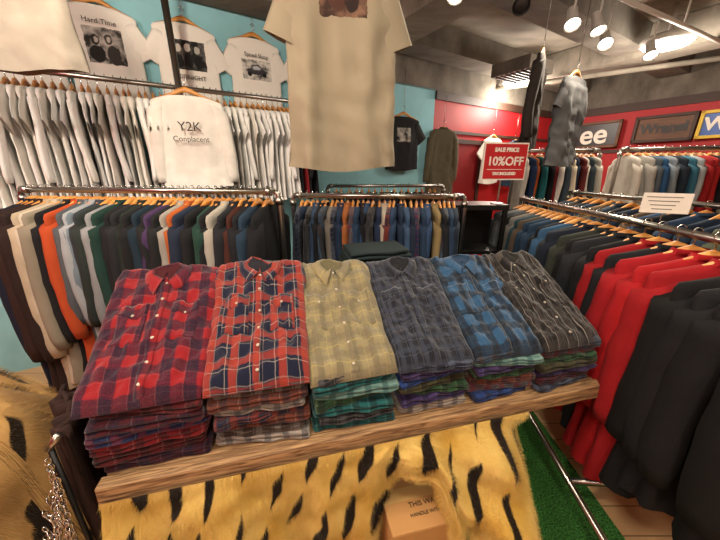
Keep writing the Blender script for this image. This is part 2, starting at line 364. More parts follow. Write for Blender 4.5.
def stack(k,x0,W,hf,hb,D=.44,rot=0):
    top,lay=stk[k]; A_=W/2
    rnd=random.Random(k+3); nl=len(lay)
    def H(b):
        t=max(0,min(1,b/D)); return hf+(hb-hf)*(t*.8+.2*t*t)
    cum=[0]
    for _ in lay: cum.append(cum[-1]+rnd.uniform(.7,1.35))
    cum=[c/cum[-1] for c in cum]
    mb=MB()
    for i,mt in enumerate(lay[::-1]):
        bo=rnd.uniform(-.014,.010); wa=A_+rnd.uniform(-.016,.005); ph=rnd.uniform(0,6); uo,vo=rnd.random(),rnd.random(); xo=rnd.uniform(-.008,.008); sk=rnd.uniform(-.045,.045)
        lob=rnd.choice((1,1,1.5)); 
        rows=[];uvs=[]
        cols=[-1,-.985,-.94,-.85,-.7,-.55,-.4,-.25,-.1,.05,.2,.35,.5,.65,.8,.94,.985,1]
        for c in cols:
            sc={1:.2,.985:.66,.94:.92}.get(abs(c),1)
            r=[]
            fr=cum[i]; f2=cum[i+1]
            def pt(b,f):
                z=H(b)*(fr+(f2-fr)*(.5+(f-.5)*sc))
                z+=.0040*noise.noise(Vector((c*2.5,i*.6,k)))*2+.0022*math.sin(c*wa*60+ph*2)
                if i==0: z=max(z,.0005)
                wid=wa*(1+.10*b/D)
                return (c*wid+xo,b+sk*c*(1 if b<.1 else 0)*.5,z)
            for b in (D,.3,.15,.05,.015): r.append(pt(b,0))
            for f in (.03,.10,.22,.36,.45,.50,.55,.64,.78,.90,.97):
                bulge=abs(math.sin(lob*2*pi*f))**.5 if lob==1 else abs(math.sin(3*pi*f))**.5
                r.append(pt(bo+.014-.018*bulge*sc+.003*math.sin(c*7+ph*3+f*3),f))
            for b in (.015,.05,.15,.3,D): r.append(pt(b,1))
            vv=0;u=[]
            for j,p in enumerate(r):
                if j: vv+=math.sqrt((p[1]-r[j-1][1])**2+(p[2]-r[j-1][2])**2)
                u.append((p[0]+uo,vv*1.3+vo))
            rows.append(r);uvs.append(u)
        mb.grid(rows,mt,None,uvs,cl=True,cap=(True,True))
    b0,b1=-.008,D+.01
    def Wd(b):
        w=(A_+.003+.003*math.sin(b*14+k)+.006*noise.noise(Vector((b*12,k,3))))*(1+.16*b/D)
        if b>D-.035: w-=(b-(D-.035))*.55
        return w
    def topz(a,b):
        w=Wd(b); s_=min(1,abs(a)/w); e=max(0,1-s_**8)**.5
        tb=(b-(b0+b1)/2)/((b1-b0)/2); e*=max(0,1-abs(tb)**16)**.5
        wr=.009*noise.noise(Vector((a*9+k*5,b*7,0)))+.010*noise.noise(Vector((a*22+b*12,b*12-a*20,k)))+.006*noise.noise(Vector((a*55,b*45,k)))
        return H(b)+.001+(.025+wr*1.6)*e - (.010*(1-min(1,(b-b0)/.03)) )
    rows=[];uvs=[];NB=60;NA=48
    for i in range(NB+1):
        b=b0+(b1-b0)*i/NB
        if i==1: b=b0+.002
        r=[]
        for j in range(NA+1):
            s_=math.sin((j/NA-.5)*pi); s_=.6*s_+.4*(2*j/NA-1)
            a=s_*Wd(b); r.append((a,b,topz(a,b)))
        rows.append(r);uvs.append([(p[0]+.3,p[1]) for p in r])
    fl=[[(p[0],b0+.002-.006*math.sin(pi*f),p[2]*1-.012*f) for p in rows[0]] for f in (1,.5,0)]
    mb.grid(fl,top,None,[[(p[0]+.3,-.012*f) for p in r] for f,r in zip((1,.5,0),fl)])
    mb.grid(rows,top,None,uvs)
    def patch(a0,a1,bb0,bb1,off,mat,uo=(.33,.01),na=6,nb=6,skew=0):
        rr=[];uu=[]
        ts=lambda n:[0,0.001]+[x/n for x in range(1,n)]+[.999,1]
        TA_,TB_=ts(na),ts(nb)
        for tb in TB_:
            r=[]
            for ta in TA_:
                a=a0+(a1-a0)*ta;b=bb0+(bb1-bb0)*tb+ (skew*(1-abs(2*ta-1)) if tb<.5 else 0)
                edge=ta in(0,1) or tb in(0,1)
                r.append((a,b,topz(a,b)+(0 if edge else off)))
            rr.append(r);uu.append([(p[0]+uo[0],p[1]+uo[1]) for p in r])
        mb.grid(rr,mat,None,uu)
    patch(-.014,.014,b0+.006,D-.06,.0030,top,(.309,.0),4,44)
    bt=M_btn if k in(0,1,2,5) else M_btnd
    ra_=math.atan2(hb-hf,D)
    for bb in [.02,.09,.16,.23,.30,.365]:
        z=topz(0,bb)+.0034
        mb.lathe([(.0052,-.002),(.0052,.0015),(.0045,.0023),(.003,.0016)],bt,T(0,bb,z,0,ra_),12)
    pw=.042
    for sx in ((-1,1)):
        ac=sx*.078
        patch(ac-pw,ac+pw,.15,.275,.0026,top,(.325,.010),12,12)
        patch(ac-pw-.001,ac+pw+.001,.25,.285,.0048,top,(.315,.02),12,5,skew=-.012)
        z=topz(ac,.25)+.005
        mb.lathe([(.0045,-.001),(.0045,.0015),(.003,.002)],bt,T(ac,.248,z,0,ra_),10)
    nb=D-.062
    pts=[(-.004,nb-.006),(-.022,nb+.002),(-.042,nb+.018),(-.046,nb+.036),(-.028,nb+.050),(0,nb+.054),(.028,nb+.050),(.046,nb+.036),(.042,nb+.018),(.022,nb+.002),(.004,nb-.006)]
    cy0=nb+.026
    rr=[[(p[0]*f,cy0+(p[1]-cy0)*f,topz(p[0]*f,min(D-.02,cy0+(p[1]-cy0)*f))+.004+.010*f**3*(1 if 2<=j<=8 else .4)) for j,p in enumerate(pts)] for f in (.02,.5,.85,1)]
    mb.grid(rr,inner[k],None,None)
    rows=[];uvs=[];n=len(pts)
    for j,p in enumerate(pts):
        t=abs(j-(n-1)/2)/((n-1)/2)
        dx,dy=p[0],p[1]-cy0; l=math.hypot(dx,dy) or 1; dx/=l;dy/=l
        if t>.95: ox,oy=math.copysign(.034,p[0]),p[1]-.046
        elif t>.75: ox,oy=p[0]+math.copysign(.030,p[0]),p[1]-.034
        elif t>.55: ox,oy=p[0]+math.copysign(.034,p[0]),p[1]-.010
        else: ox,oy=p[0]+dx*.036,p[1]+dy*.018
        hh=.012*(1-t)+.006
        zi=topz(p[0],min(p[1],D-.02)); zo=topz(ox*.9,min(oy,D-.02)); 
        r=[(p[0],p[1],zi+.002),(p[0],p[1],zi+hh),(p[0]+(ox-p[0])*.15,p[1]+(oy-p[1])*.15,zi+hh+.003),(p[0]+(ox-p[0])*.6,p[1]+(oy-p[1])*.6,(zi+hh+zo+.006)/2+.002),(ox,oy,zo+.007),(ox,oy,zo+.002)]
        rows.append(r);uvs.append([(p[0]*1.0+j*.004,.4+.015*m_) for m_ in range(6)])
    mb.grid(rows,top,None,uvs)
    M=TM@T(x0+W/2,.048,.7505,rot)
    return mb.build('folded_flannel_shirts',M=M)
xs=[-.022,.300,.610,.905,1.20,1.495]; ws=[.312,.30,.285,.285,.285,.285]
for k in range(6):
    stack(k,xs[k],ws[k],[.238,.236,.215,.210,.205,.20][k],[.475,.475,.455,.445,.435,.435][k],.44,[0.02,-.015,.025,-.01,-.035,.01][k])
# ---------------- tiger fur throw
def fur(name,c1,c2,dk,P=.085,Q=.20,wd=.17,slope=.25,amp=.05):
    m,nt,lk,b=newmat(name,.95)
    b.inputs['Specular IOR Level'].default_value=.1
    uv=nt.new('ShaderNodeUVMap'); uv.uv_map='UVMap'
    n=nt.new('ShaderNodeTexNoise'); n.inputs['Scale'].default_value=6; n.inputs['Detail'].default_value=8; lk.new(uv.outputs[0],n.inputs['Vector'])
    r=nt.new('ShaderNodeValToRGB'); r.color_ramp.elements[0].position=.3;r.color_ramp.elements[0].color=lin(c1);r.color_ramp.elements[1].position=.7;r.color_ramp.elements[1].color=lin(c2)
    lk.new(n.outputs['Fac'],r.inputs[0])
    hf_=nt.new('ShaderNodeTexNoise'); hf_.inputs['Scale'].default_value=230; hf_.inputs['Detail'].default_value=3; lk.new(uv.outputs[0],hf_.inputs['Vector'])
    dn=nt.new('ShaderNodeTexNoise'); dn.inputs['Scale'].default_value=4.5; dn.inputs['Detail'].default_value=2; lk.new(uv.outputs[0],dn.inputs['Vector'])
    sx=nt.new('ShaderNodeSeparateXYZ'); lk.new(uv.outputs[0],sx.inputs[0])
    dd=mth(nt,lk,'MULTIPLY_ADD',dn.outputs['Fac'],amp*2,mth(nt,lk,'MULTIPLY',hf_.outputs['Fac'],.010))
    uu=mth(nt,lk,'MULTIPLY_ADD',sx.outputs[1],slope,mth(nt,lk,'ADD',sx.outputs[0],dd))
    us=mth(nt,lk,'MULTIPLY',uu,1/P); cell=mth(nt,lk,'FLOOR',us); f=mth(nt,lk,'ABSOLUTE',mth(nt,lk,'SUBTRACT',mth(nt,lk,'FRACT',us),.5))
    wn=nt.new('ShaderNodeTexWhiteNoise'); wn.noise_dimensions='1D'; lk.new(cell,wn.inputs['W'])
    vv=mth(nt,lk,'ADD',mth(nt,lk,'MULTIPLY_ADD',sx.outputs[1],1/Q,wn.outputs[0]),mth(nt,lk,'MULTIPLY',dn.outputs['Fac'],1.0))
    vs=mth(nt,lk,'FRACT',vv)
    wn2=nt.new('ShaderNodeTexWhiteNoise'); wn2.noise_dimensions='1D'; lk.new(mth(nt,lk,'ADD',mth(nt,lk,'FLOOR',vv),mth(nt,lk,'MULTIPLY',cell,7.3)),wn2.inputs['W'])
    wdd=mth(nt,lk,'MULTIPLY_ADD',wn2.outputs[0],wd*.9,wd*.55)
    lens=mth(nt,lk,'MULTIPLY',mth(nt,lk,'SINE',mth(nt,lk,'MULTIPLY',mth(nt,lk,'MULTIPLY',vs,1.15,clamp=True),pi)),wdd)
    mk=mth(nt,lk,'MULTIPLY',mth(nt,lk,'SUBTRACT',lens,f),20,clamp=True)
    col=mixn(nt,lk,mk,r.outputs[0],lin(dk))
    col=mixn(nt,lk,mth(nt,lk,'MULTIPLY',hf_.outputs['Fac'],.2),col,lin('#4a3208'))
    lk.new(col,b.inputs['Base Color']); b.inputs['Sheen Weight'].default_value=.2
    return m
M_tig=fur('tiger_fur','#c39a3c','#e9cf80','#100b08',P=.10,Q=.24,wd=.20)
mb=MB(); rows=[];uvs=[];NU=140;NV=50; UL=1.43
def sstep(a,b,x):
    t=max(0,min(1,(x-a)/(b-a))); return t*t*(3-2*t)
for i in range(NV+1):
    r=[];u=[]
    for j in range(NU+1):
        uu=UL*j/NU; v=i/NV
        ln=.68-.50*sstep(.74,.88,uu)+.40*sstep(1.00,1.10,uu)
        z=.712-ln*v
        out=-.09*math.sin(min(1,v*1.6)*pi/2)*(.6+.4*math.sin(uu*7+.6))*(.3+.7*min(1,ln/.4))
        out-=.05*v*math.sin(uu*19+1.2)+.025*v*math.sin(uu*41+v*3)
        bul=math.exp(-((uu-1.25)/.14)**2); out-=.19*bul*math.sin(min(1,v*1.25)*pi)**.7
        out+=.04*math.sin(v*11+uu*9)*bul+.03*math.sin(v*20-uu*14)*bul
        out+=(.035*noise.noise(Vector((uu*5,v*4,0)))+.016*noise.noise(Vector((uu*14,v*10,5))))
        out+=.10*sstep(.88,1,v)*(1 if uu>.75 else .3)
        out+=.14*sstep(1.32,1.43,uu)*min(1,v*3)
        if v<.8 and uu<1.3: out=min(out,-.004)
        k_=sstep(0,.12,v); out=-.012*(1-k_)+(out-.006)*k_
        xx=uu+.03*math.sin(v*4+uu*5)*v - .05*bul*v
        r.append((xx,out,z)); u.append((uu*1.0,v*ln*1.1))
    rows.append(r);uvs.append(u)
mb.grid(rows,M_tig,None,uvs)
o=mb.build('tiger_fur_throw',M=TM,flip=True); hair(o,65000,.014)
# ---------------- cardboard box
M_card=plain('cardboard','#b98b54',.85); M_tape=plain('packing_tape','#c9a56a',.3); M_ink=plain('box_ink','#3b2a18',.8)
e=empty('cardboard_box',(.25,.85,0),.22)
bh=.40
mb=MB(); mb.box((0,0,bh/2),(.34,.26,bh),M_card); mb.box((0,-.0655,bh+.003),(.338,.127,.004),M_card);mb.box((0,.0655,bh+.003),(.338,.127,.004),M_card)
mb.box((0,0,bh+.0056),(.342,.05,.001),M_tape); mb.box((.1705,0,bh-.04),(.001,.05,.08),M_tape)
mb.build('carton',smooth=False,bevel=.002,parent=e)
for s_,zz,sz in (('THIS WAY UP',-.045,.026),('HANDLE WITH CARE',-.080,.018)):
    text(s_,sz,M_ink,e,(0,zz,bh+.0065),(0,0,0),'printed_label')
# ---------------- fur at left on stool
M_leo=fur('beige_fur','#94703f','#c9a266','#150e09',.16,.17,.17,.4,.09)
e=empty('striped_fur_throw',(-1.27,.62,0),.1)
mb=MB();rows=[];uvs=[]
for i in range(37):
    v=i/36; ph=v*pi*.62; r=[];u=[]
    for j in range(72):
        a=2*pi*j/72; R=.27*math.sin(min(pi/2,ph*1.6))**.8+.09*v; R*=1+.09*v*math.sin(a*4+1)+.05*v*math.sin(a*11)
        nz=noise.noise(Vector((R*6*math.cos(a),R*6*math.sin(a),v*3)))
        R*=1+.10*nz
        z=.95-.05*(1-math.cos(min(pi/2,ph)))-.62*max(0,v-.22)
        r.append((R*math.cos(a),R*1.1*math.sin(a),z+.07*noise.noise(Vector((R*7*math.cos(a),R*7*math.sin(a),2))))); u.append((a*.3,v*.8))
    rows.append(r);uvs.append(u)
mb.grid(rows,M_leo,None,uvs,cl=True,cap=(True,False)); o=mb.build('fur_cloth',parent=e,flip=True); hair(o,40000,.018,3)
mb=MB(); mb.lathe([(.2,.80),(.21,.81),(.21,.84),(.2,.85)],M_tdark)
for a in range(4):
    mb.tube([(.13*math.cos(a*pi/2+.7),.13*math.sin(a*pi/2+.7),.81),(.2*math.cos(a*pi/2+.7),.2*math.sin(a*pi/2+.7),0)],.018,M_tdark,8)
mb.build('stool',parent=e)
# dark shawl + chains
mb=MB();rows=[]
for i in range(24):
    v=i/23; rows.append([(-.795-.13*(j/28)+.02*math.sin(j*1.1+v*2), .615+.16*(j/28)+.018*math.sin(j*1.9+v*3), .94-.85*v+.01*math.sin(j)+.01*(j/28)) for j in range(29)])
mb.grid(rows,fabric('#2a1712'))
o=mb.build('dark_brown_shawl'); md=o.modifiers.new('s','SOLIDIFY'); md.thickness=.012
mb=MB()
def chain(path,mat,R=.011,r=.0028):
    pts=[Vector(p) for p in path]; segs=[]
    for a,b in zip(pts[:-1],pts[1:]):
        n=max(1,int((b-a).length/(R*1.75)))
        for i in range(n): segs.append((a.lerp(b,(i+.5)/n),(b-a).normalized()))
    for i,(p,d_) in enumerate(segs):
        Q=d_.to_track_quat('X','Z').to_matrix().to_4x4()
        M=Matrix.Translation(p)@Q@Matrix.Rotation(pi/2*(i%2)+.3,4,'X')
        ring=[(R*1.25*math.cos(t),R*.8*math.sin(t),0) for t in [2*pi*k/12 for k in range(13)]]
        mb.tube(ring,r,mat,5,M,cap=False)
def swag(a,b,sag,n=10):
    a,b=Vector(a),Vector(b); return [a.lerp(b,t/n)+Vector((0,0,-sag*4*(t/n)*(1-t/n))) for t in range(n+1)]
for a,b,s_,R in (((-.80,.575,.90),(-.82,.57,.50),.0,.009),((-.80,.575,.88),(-.88,.60,.72),.08,.009),((-.79,.57,.86),(-.80,.55,.64),.05,.009),((-.81,.565,.80),(-.90,.575,.60),.07,.010),((-.79,.56,.82),(-.86,.565,.72),.07,.007),((-.80,.555,.76),(-.88,.565,.66),.08,.007),((-.83,.56,.72),(-.85,.555,.56),.02,.008),((-.80,.56,.70),(-.87,.56,.62),.06,.007)):
    chain(swag(a,b,s_),M_chrome2,R,.0022)
mb.tube([(-.80,.59,.93),(-.80,.59,0)],.007,M_black,8); mb.tube([(-.80,.585,.92),(-.775,.60,.955)],.009,M_chrome,8); mb.lathe([(.09,0),(.09,.01),(.02,.02)],M_black,T(-.80,.59,0),20)
mb.build('metal_chains')
# ---------------- racks
F=fabric
def it(c,L=.85,hw=.23,sl=.58,th=.034):
    return ((F(c) if isinstance(c,str) else c),L+random.uniform(-.04,.04),hw+random.uniform(-.012,.012),sl,th)
left=[it('#12182a',1.22,.27,.84,.05),it('#0f1118',1.22,.27,.84,.045),it('#2c1a15',1.22,.27,.82,.052),it('#231512',1.22,.27,.82,.045),it('#a89a84',1.18,.26,.80,.042),it('#b5ab9b',1.15,.26,.78,.04),it('#807869',1.1,.25,.74,.036),it('#101114',1.05,.24,.7),it('#a8431f',1.0,.24,.66),it('#4a4e53',.95),it('#66737e',.95),it('#8f9499',.92),it('#2c343c',.92),it('#222a28'),it('#7d8083'),it('#14302a'),it('#121316'),it('#1a1c20'),it('#18221d'),it('#111215'),it('#122532'),it('#161719'),it('#3d2a4c'),it('#17181b'),it('#8a857d'),it('#9b4e22'),it('#1b2436'),it('#131416'),it('#1b3a31'),it('#15161a'),it('#9a958b'),it('#1a1c22'),it('#3d1c14'),it('#15171c'),it('#1f3244'),it('#141519')]
rack('clothing_rack',(-2.0,1.86),(-.49,1.68),1.49,left,post=(True,True),drop=.06)
mids=[B3,F('#1d2c42'),G3,F('#2c3f58'),F('#15171d'),N1,F('#6e6861'),B3,F('#1c2c44'),F('#955830'),N2,F('#243a54'),F('#181820'),F('#2b4464'),G3,F('#212f4a'),F('#a59e90'),O4,F('#2b3f5c'),F('#1c2c42'),F('#3a5270'),F('#1f2a3c'),B4,F('#22364e'),F('#32486a'),F('#80704c'),F('#15181e'),N1,F('#22344c'),F('#1a2636')]
rack('clothing_rack',(-.43,2.19),(.66,2.08),1.43,[it(m,.85,.22,.56,.022) for m in mids])
dk=['#111216','#171b28','#1f1d20','#0d0e11','#262b34','#151517','#2f2e30','#101218','#222b38','#131416','#3b3430','#0f0f11','#171d2c','#1b1b1b','#0d0e12','#24242a']
rack('clothing_rack',(-.30,3.35),(.85,3.35),1.44,[it(c,.75,.21,.5,.03) for c in dk])
pA=Vector((-2.55,1.90,0)); pB=Vector((-.50,3.18,0))
wh=['#f8f5f0','#f3efe8','#fbf9f5','#efeae2','#f8f5ef']
its=[]
for i in range(54):
    t=i/53
    m_=F(random.choice(wh))
    if t>.93: m_=F(['#7a1a1f','#18181b','#131317'][i%3])
    its.append((m_,.76+random.uniform(-.03,.02),.20,.17 if i%4 else .5,.012))
rack('wall_clothing_rail',(pA.x,pA.y),(pB.x,pB.y),2.2,its,base=False,drop=.078,jit=3,low=True)
mb=MB(); mb.tube([(-1.36,2.57,0),(-1.36,2.57,3.15)],.024,M_chrome,12); mb.tube([(-1.36,2.57,0),(-1.36,2.57,.02)],.06,M_chrome,16); mb.build('support_pole')
def disp(name,x,y,z,rz,mat,hw=.24,L=.68,tee=True,sl=.2,th=.022,rip=.006,hook=.05,rod=None,seed=0,collar=False,sa=.6):
    e=empty(name,(x,y,z),rz)
    gm=MB(); garment(gm,None,mat,hw=hw,L=L,th=th,sleeve=sl,tee=tee,seed=seed,rip=rip,n=56,body_rows=26,collar=collar,low=not collar,sa=sa); gm.build('garment_body',parent=e)
    hm=MB(); hanger(hm,None,w=hw-.03,hook=hook)
    if rod: hm.tube([(0,0,.06),(0,0,rod)],.0025,M_chrome,6)
    hm.build('wooden_hanger',parent=e)
    return e
wa=math.atan2(.53,.848)
w1=print_tee('tee_print_a','#ece8e0','#2c2b28',-.11,.12,-.40,-.17,14,.52,1,'#c5c2bb',((-.05,-.25,.028,.036,'#2b2a28'),(.03,-.24,.026,.034,'#474541'),(-.05,-.34,.05,.06,'#1e1d1c'),(.05,-.34,.045,.07,'#383632'),(-.045,-.25,.014,.02,'#b5b1a8'),(.032,-.24,.013,.018,'#c5c1b8')))
w2=print_tee('tee_print_b','#e9e5dd','#141414',-.13,.13,-.36,-.15,12,.46,5,'#6a6a68',((-.07,-.21,.024,.030,'#c0bdb5'),(0,-.20,.024,.030,'#d5d1c8'),(.07,-.21,.024,.030,'#a8a59d'),(-.07,-.30,.035,.05,'#101010'),(0,-.29,.035,.055,'#1d1d1d'),(.07,-.30,.035,.05,'#0d0d0d')))
w3=print_tee('tee_print_c','#ece8e0','#3a3a3d',-.13,.13,-.36,-.20,20,.56,9,'#d5d2ca',((0,-.29,.10,.030,'#33343a'),(0,-.26,.055,.028,'#55565c'),(-.065,-.315,.020,.020,'#121214'),(.065,-.315,.020,.020,'#121214'),(.0,-.262,.04,.014,'#b9bcc2')))
w4=print_tee('tee_print_d','#ece8e0','#4a3838',-.08,.08,-.34,-.16,20,.5,12)
M_si=plain('shirt_ink','#35322f',.8)
for i,(p,mt,tt) in enumerate((((-2.36,2.46),w4,''),((-1.94,2.72),w1,'Hard Time'),((-1.47,3.01),w2,'MIDNIGHT'),((-1.00,3.31),w3,'Speed Shop'),((-.53,3.60),w4,''))):
    e=disp('white_t_shirt',p[0]+.03,p[1]-.06,2.76,wa,mt,rod=.18,hw=.23,rip=.008,sa=.5)
    if tt: text(tt,.045,M_si,e,(0,-.046,-.42 if i==2 else (-.14 if i==1 else -.17)),name='printed_text')
e=disp('long_sleeve_t_shirt',-1.23,2.40,2.13,.35,F('#f0ece5'),hw=.23,L=.66,tee=False,sl=.52,th=.03,hook=.05)
text('Y2K',.085,M_si,e,(0,-.072,-.24)); text('Conplacent',.05,M_si,e,(0,-.072,-.32))
wc=print_tee('tee_print_cream','#857b67','#2d1a13',-.09,.09,-.215,-.04,11,.48,3,'#7a5a47',((-.02,-.15,.045,.05,'#3c2015'),(.03,-.17,.03,.03,'#20100c')))
disp('cream_t_shirt',-.07,1.40,2.36,.25,wc,hw=.225,L=.755,sl=.16,th=.035,rip=.016,rod=.75,sa=.38)
disp('cream_t_shirt',-1.54,1.57,2.75,.3,F('#8d857a'),hw=.25,L=.72,sl=.2,rod=.4,rip=.012,sa=.45)
wbk=print_tee('tee_print_black','#131316','#b8b4ac',-.10,.10,-.32,-.16,16,.5,4)
disp('black_t_shirt',.54,4.12,2.26,wa-.1,wbk,hw=.24,L=.66,rod=.5)
disp('olive_jacket',1.14,4.48,2.14,wa-.25,F('#5d5644'),hw=.21,L=.9,tee=False,sl=.6,rod=.4,collar=True,th=.035,rip=.012)
disp('white_t_shirt',2.05,5.02,2.10,wa,print_tee('tee_print_e','#e2ded4','#7c2c2c',-.1,.1,-.34,-.16,18,.5,8),hw=.22,L=.7,rod=.4)
disp('denim_jacket',2.52,5.28,2.05,wa,F('#24344a'),hw=.22,L=.7,tee=False,sl=.5,rod=.4,collar=True)
disp('grey_t_shirt',1.78,2.85,2.36,.55,F('#5c5e60'),hw=.19,L=.72,rod=.6,sl=.14,th=.05,rip=.018,seed=3,sa=.35)
disp('black_jacket',1.33,2.57,2.42,1.0,F('#2b2522'),hw=.2,L=.66,tee=False,sl=.5,rod=.6,th=.03,rip=.014,seed=4)
# right racks
rc=[('#0b0b0d',.84,.065),('#101012',.84,.065),('#131316',.88,.062),('#0c0c0e',.93,.06),('#8d1016',1.03,.058),('#9c1218',1.02,.058),('#94121a',1.0,.055),('#14161a',.95,.048),('#8a1016',.92,.045),('#0e0f13',.92,.042),('#1e2126',.9,.04),('#0f1114',.86,.036),('#2b2f29',.85,.036),('#151d2a',.85,.036),('#1f252c',.85,.036),('#2f516f',.82,.034),('#13161b',.82,.03),('#22384f',.82,.03),('#1a3349',.8,.03),('#4d4338',.8,.03),('#1c3a44',.8,.03),('#6b6965',.8,.03),('#2b2928',.8,.03),('#555b60',.8,.03),('#7a746c',.8,.03),('#3c4449',.8,.03)]
its=[(F(c),L+.02,.25 if th>.05 else .24,.60,th) for c,L,th in rc]
r=rack('clothing_rack',(1.27,.62),(1.44,2.72),1.36,its,base=False,jit=9,drop=.065)
mb=MB()
for xx in (-.30,.28):
    mb.tube([(1.27+xx,.62,.18),(1.43+xx,2.72,.18)],.016,M_chrome,10)
mb.tube([(.95,.66,.18),(1.56,.60,.18)],.016,M_chrome,10)
mb.tube([(1.0,1.05,.18),(1.58,1.02,.18)],.016,M_chrome,10)
mb.tube([(1.13,2.72,.18),(1.71,2.70,.18)],.016,M_chrome,10)
mb.tube([(1.26,.60,.18),(1.26,.60,1.36)],.017,M_chrome,10); mb.tube([(1.44,2.74,.18),(1.44,2.74,1.36)],.017,M_chrome,10)
for x,y in ((.97,.66),(1.55,.6),(1.13,2.72),(1.71,2.7)):
    mb.lathe([(.02,-.012),(.045,-.012),(.045,.012),(.02,.012)],M_dark,T(x,y,.047)@Matrix.Rotation(pi/2,4,'X'),14); mb.tube([(x,y,.047),(x,y,.18)],.01,M_chrome,6)
o=mb.build('rack_base'); o.parent=r; o.matrix_parent_inverse=(Matrix.Translation((1.27,.62,0))@Matrix.Rotation(math.atan2(2.1,.17),4,'Z')).inverted()
rc2=['#4d5341','#666b55','#565b4a','#223042','#1b293a','#283c54','#191c22','#304a66','#574837','#212e40','#17191c','#384756','#6f5d47','#203448','#1a1f28','#45413d','#2f3a48']
rack('clothing_rack',(2.15,1.35),(2.0,2.9),1.40,[it(c,.85,.25,.58,.036) for c in rc2],jit=8)
ra=['#d0cbc0','#1c3050','#a8521f','#22696f','#a09c94','#121418','#701a1e','#d5d0c6','#394650','#cbc1ab','#19263e','#5a2121','#bdb8af','#2e3a40','#b5b1a6']
rack('clothing_rack',(1.78,3.55),(2.5,3.42),1.80,[it(c,.72,.21,.5,.022) for c in ra])
rb=['#cbc6bc','#a3a19b','#4d575f','#244a70','#7b8790','#1c2732','#32657a','#989ea0','#94181c','#a32022','#16171a','#c5bdae','#183e32','#586540','#747458','#2b2e32','#aaa298','#19253a']
rack('clothing_rack',(2.66,3.22),(4.0,3.12),1.80,[it(c,.78,.22,.5,.026) for c in rb])
# ---------------- jeans pile
M_den=fabric('#1d2a2c'); M_den2=fabric('#1e2e38'); M_den3=fabric('#15201f')
e=empty('folded_jeans_pile',(.08,1.62,0),TA)
mb=MB()
for i in range(10):
    z0=.74+i*.046; wj=.185+random.uniform(-.016,.016); jx=random.uniform(-.014,.014)
    for half in (0,1):
        rows=[]
        for c in (-1,-.985,-.95,-.8,-.4,0,.4,.8,.95,.985,1):
            sc={1:.2,.985:.7}.get(abs(c),1); r=[]
            for a in [2*pi*k/20 for k in range(20)]:
                s1=math.sin(a)
                nz=.006*noise.noise(Vector((c*3+i*2,a,half)))
                r.append((c*(wj-half*.01)+jx,.118*sg(math.cos(a),.3)+.006*math.sin(i*2+c*2)+nz,z0+.012+half*.023+sc*.012*sg(s1,.6)+.004*math.sin(c*4+i)+nz))
            rows.append(r)
        mb.grid(rows,[M_den,M_den2,M_den3][i%3],cl=True,cap=(True,True))
mb.build('jeans',parent=e)
mb=MB(); mb.box((0,0,.722),(.5,.26,.03),M_tdark)
for x in (-.22,.22):
    for y in (-.1,.1): mb.box((x,y,.355),(.04,.04,.71),M_tdark)
mb.build('bench',smooth=False,bevel=.003,parent=e)
# ---------------- sign + stand
M_sr=plain('sign_red','#b81f26',.4);M_white=plain('white_card','#e6e0d4',.5)
st=empty('black_display_stand',(.93,2.46,0),0)
mb=MB(); mb.box((0,0,1.33),(.40,.32,.04),M_black); mb.box((0,.13,1.15),(.40,.02,.32),M_black); mb.box((0,0,.98),(.40,.32,.03),M_black); mb.box((0,0,.4),(.40,.32,.03),M_black)
for x in (-.18,.18):
    for y in (-.14,.14): mb.box((x,y,.66),(.03,.03,1.32),M_black)
mb.build('shelf_frame',smooth=False,bevel=.003,parent=st)
sg_=empty('discount_sign',(1.07,2.36,1.66),.15)
mb=MB(); mb.box((0,0,0),(.35,.012,.26),M_white); mb.box((0,-.0075,0),(.33,.004,.24),M_sr); mb.box((0,-.0105,-.055),(.28,.003,.004),M_white)
mb.tube([(0,.02,-.31),(0,.015,.05)],.006,M_chrome,8); mb.lathe([(.05,-.31),(.05,-.30),(.01,-.295)],M_chrome,T(0,.02,0),16)
mb.build('sign_board',smooth=False,parent=sg_)
for s_,sz,zz in (('10%OFF',.084,.0),('SALE PRICE',.038,.08),('TAX INCLUDED',.026,-.085)):
    text(s_,sz,M_white,sg_,(0,-.0125,zz),name='sign_text',bold=.002)
pc=empty('paper_price_card',(1.56,1.56,1.44),-.5)
mb=MB(); mb.box((0,0,0),(.19,.004,.10),M_white); mb.tube([(0,.005,-.09),(0,.005,.0)],.003,M_chrome,6)
M_il=plain('ink_line','#54504c')
for i in range(4): mb.box((-.01,-.0025,.03-.02*i),(.14-.02*i,.001,.004),M_il)
mb.build('card',smooth=False,parent=pc)
# ---------------- wall signs
rB=math.atan2(B.y,B.x)
def wsign(name,b,z,w,h,mat,txt,tm,size,frame=None):
    p=RW(.08,b,z); e=empty(name,p,rB)
    mb=MB(); mb.box((0,.02,0),(w,.03,h),mat)
    if frame:
        for dz in (-h/2,h/2): mb.box((0,.0,dz),(w+.04,.05,.04),frame)
        for dx in (-w/2,w/2): mb.box((dx,.0,0),(.04,.05,h+.04),frame)
    mb.build('sign_panel',smooth=False,bevel=.003,parent=e)
    text(txt,size,tm,e,(0,-.003,0),name='sign_text',bold=.008)
M_sb=plain('sign_dark','#1c1a1e',.4);M_sbr=wood('sign_wood','#4a2c18','#6f4526');M_sbl=plain('sign_blue','#1b4fa0',.4);M_yel=plain('sign_yellow','#d9b322',.5)
wsign('wooden_wall_sign',.62,2.18,.72,.38,M_sb,'ee',M_white,.44,M_sbr)
wsign('wooden_wall_sign',1.52,2.20,.66,.34,M_sbr,'Wrangl',M_dark,.18,M_brown)
wsign('blue_wall_sign',2.16,2.20,.50,.32,M_sbl,'Wra',M_white,.23,M_yel)
